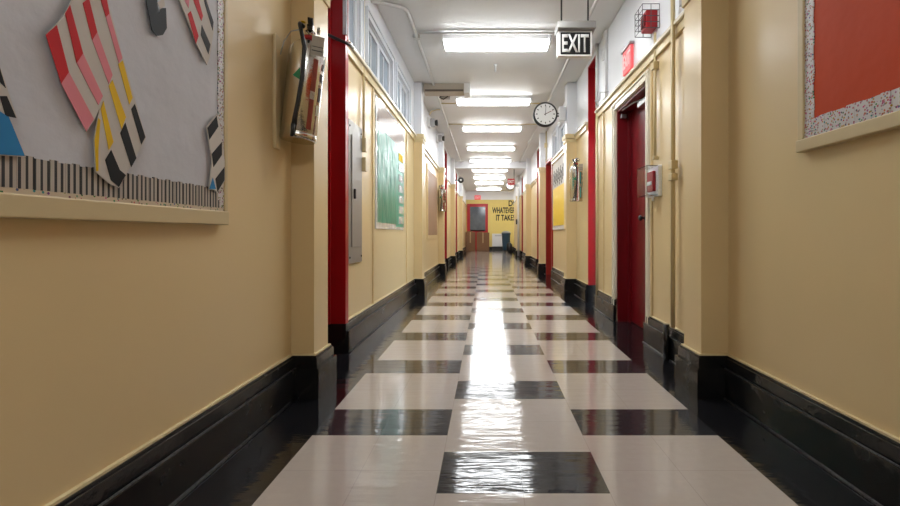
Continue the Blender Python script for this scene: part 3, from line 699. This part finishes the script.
tag(MB().tube([(XR-.03, 5.45, 2.43), (XR-.07, 5.38, 2.47), (XR-.05, 5.25, 2.44), (XR-.08, 5.1, 2.48), (XR-.05, 4.98, 2.45), (XR-.045, 4.9, 2.43)], .005, 6).build('cable', GALV), 'loose grey cable looping over the right rail', 'cable')
m = MB().tube([(XR-.03, 3.06, ZC), (XR-.03, 3.06, 2.46)], .009, 8).box(XR, XR-.05, 3.03, 3.09, 2.44, 2.52, 0, .004)
tag(m.build('cable_fitting', GALV), 'metal cable fitting above the rail near the caged horn', 'fitting')
conduit([(XR-.02, 10.18, ZC), (XR-.02, 10.18, 2.5)], .014, CONC, 'far cream wall pipe above the orange-red frame', [(XR-.06, XR, 10.14, 10.22, 2.82, 2.92)])
# far white pipe with valve on the right
e = conduit([(1.25, 17.9, ZC), (1.25, 17.9, .02)], .045, CONW, 'thick white standing pipe with dark valve at far right', name='standpipe')
MB().box(1.15, 1.205, 17.86, 17.94, 1.27, 1.47, 0, .01).build('valve', BLK, e)
tag(MB().box(XR, XR-.05, 14.6, 14.72, 2.5, 2.75, 0, .004).build('alarm_box', REDP), 'small dark red alarm box high on far right wall', 'alarm')
# red clip of conduit at left red frame
tag(MB().tube([(-1.19, 3.42, 2.40), (-1.12, 3.40, 2.36), (-1.05, 3.40, 2.33), (-1.03, 3.44, 2.33), (-1.03, 3.52, 2.34)], .012, 8).build('cable', BLK), 'dark cable crossing the near left red frame', 'cable')
# beige duct box on ceiling
e = empty('ceiling_duct', (-.6, 6.95, 3.1), 'beige metal box hanging under ceiling beside second light', 'duct')
MB().box(-.95, -.34, 6.9, 7.12, 3.05, ZC, 0, .006).build('body', pm('beige_metal', (.42, .36, .29), .5, var=.08), e)
MB().box(-.34, -.25, 6.88, 7.14, 3.03, ZC, 0, .006).build('end_box', CEIL, e)
MB().box(-.93, -.35, 6.895, 6.9, 3.06, 3.085, 0).build('shade_strip', pm('brown_painted_shade', (.12, .09, .07), .6), e)  # dark brown strip paints the shade at the duct underside
e = empty('junction_box', (-.66, 7.3, 3.1), 'small metal junction box with loose wires beside second light', 'junction box')
MB().box(-.73, -.58, 7.25, 7.37, 3.07, ZC, 0, .005).build('body', GALV, e)
MB().tube([(-.70, 7.24, 3.12), (-.74, 7.22, 3.06), (-.68, 7.22, 3.03), (-.62, 7.22, 3.07), (-.6, 7.24, 3.12)], .008, 6).build('wires', BLK, e)
# pendant (sprinkler / hook)
tag(MB().lathe([(.02, 0), (.02, .01), (.012, .015), (.012, .09), (.004, .1)], (.12, 6.15, ZC), 'Z', 12, M=Matrix.Rotation(math.pi, 4, 'X')).build('ceiling_hook', WHITEP), 'short white peg hanging from ceiling behind nearest light', 'hook')

# ------------------------------------------------------------------ end wall: door, sign, lettering, radiator, boxes, bin
GLS = pm('grey_door_glass', (0.13, 0.15, 0.18), .08, var=.5, vscale=3)
e = empty('door_%d' % dn, (-.48, YE, 0), 'red framed glazed door in the yellow end wall', kind='structure')
m = MB().box(-1.04, -.96, YE-.05, YE, 0, 2.5, 0, .005).box(0.0, .08, YE-.05, YE, 0, 2.5, 0, .005).box(-.96, 0, YE-.05, YE, 2.42, 2.5, 0, .005)
m.build('door_frame', REDP, e)
m = MB().box(-.96, 0, YE-.04, YE, 0, 1.05, 0).box(-.96, -.88, YE-.04, YE, 1.05, 2.42, 0).box(-.06, 0, YE-.04, YE, 1.05, 2.42, 0).box(-.88, -.06, YE-.04, YE, 2.34, 2.42, 0); m.build('door_leaf', REDP, e)
MB().box(-.88, -.06, YE-.03, YE-.01, 1.05, 2.34, 0).build('pane', GLS, e)
MB().tube([(-.85, YE-.08, 1.08), (-.1, YE-.08, 1.08)], .03, 8).build('push_bar', BLK, e)
e = empty('exit_sign', (-.47, YE, 2.85), 'glowing red sign on the end wall above the red door', 'exit sign')
MB().box(-.64, -.31, YE-.06, YE, 2.72, 2.95, 0, .01).build('sign_body', REDLIT, e)
text_part('lettering', 'EXIT', .24, .11, (-.475, YE-.061, 2.835), PALE, e, '-Y', .002, bold=.02)
S_ = (YE)/F
def ztext(py): return H+(233.5-py)*S_
for s, xa, xb, ya, yb in (('DO', 508.6, 517.5, 200.3, 206.3), ('WHATEVER', 492.2, 515.2, 207.3, 213.3), ('IT TAKES', 496, 515.2, 214.6, 220.6)):
    za, zb = ztext(yb), ztext(ya); wd = (xb-xa)*S_
    o = text_part('wall_lettering', s, wd, zb-za, ((xa-486.5)*S_+wd/2, YE-.001, (za+zb)/2), BLK, None, '-Y', .004, bold=.03)
    tag(o, {'DO': 'black word DO, topmost line of lettering on yellow end wall', 'WHATEVER': 'black word WHATEVER, middle line of lettering on yellow end wall', 'IT TAKES': 'black words IT TAKES, lowest line of lettering on yellow end wall'}[s], 'wall lettering')
e = empty('radiator_cover', (.6, YE-.1, 0), 'low white radiator cover against the end wall beside the bin', 'radiator')
MB().box(.3, .95, YE-.16, YE-.03, .22, .9, 0, .01).build('cabinet', WHITEP, e)
m = MB()
for i in range(10): m.box(.46+.04*i, .485+.04*i, YE-.164, YE-.16, .76, .84, 0)
m.build('grille', GALV, e)
MB().box(.32, .93, YE-.14, YE-.03, 0, .22, 0).build('plinth', BLK, e)
def boxx(x0, x1, y0, y1, h, label):
    e = empty('cardboard_box', ((x0+x1)/2, (y0+y1)/2, 0), label, 'box', 'cardboard boxes by the end door')
    MB().box(x0, x1, y0, y1, 0, h, 0, .006).build('carton', CARD, e)
    MB().box((x0+x1)/2-.03, (x0+x1)/2+.03, y0-.002, y0, h*.45, h, 0).build('tape', TAPE, e)
    m = MB().prism([(x0+.01, y0+.01, h), (x1-.01, y0+.01, h), (x1-.01, y0-.05, h+.12), (x0+.01, y0-.05, h+.12)], (0, .006, .003))
    return e, m
e, m = boxx(-1.05, -.57, 22.9, 23.4, .98, 'brown cardboard box against the left wall by the end door'); m.bm.free()
MB().box(-1.0, -.72, 23.0, 23.35, .985, 1.03, 0, .004).build('flap', CARD, e)
e, m = boxx(-.495, .14, 22.9, 23.45, .96, 'wider brown cardboard box right of the other, before the end door'); m.bm.free()
MB().box(-.42, -.2, 22.95, 23.4, .965, 1.0, 0, .004).build('flap', CARD, e)
BINM = pm('blue_grey_plastic', (0.035, 0.085, 0.14), .4, var=.1)
e = empty('trash_bin', (.98, 23.3, 0), 'blue-grey wheeled bin before the end wall, right of the radiator', 'bin')
MB().lathe([(.16, .06), (.19, .3), (.215, .85), (.235, .86), (.235, .92), (.21, .93), (.2, .90), (.19, .5)], (1.0, 23.3, 0), 'Z', 24).build('barrel', BINM, e)
MB().lathe([(.235, .93), (.22, .98), (.12, 1.03), (.02, 1.04)], (1.0, 23.3, 0), 'Z', 24).build('lid', GALV, e)
for a in range(4):
    t = math.radians(45+90*a); MB().lathe([(.03, -.012), (.03, .012)], (1.0+.13*math.cos(t), 23.3+.13*math.sin(t), .03), 'X', 12).build('wheel', BLK, e)
e = empty('trash_bag', (1.2, 22.8, 0), 'black full bag on the floor at the far right corner', 'bag')
MB().lathe([(.08, 0), (.14, .03), (.16, .2), (.13, .38), (.05, .46), (.03, .48), (.06, .52)], (1.14, 22.75, 0), 'Z', 16).build('bag_body', BLK, e)
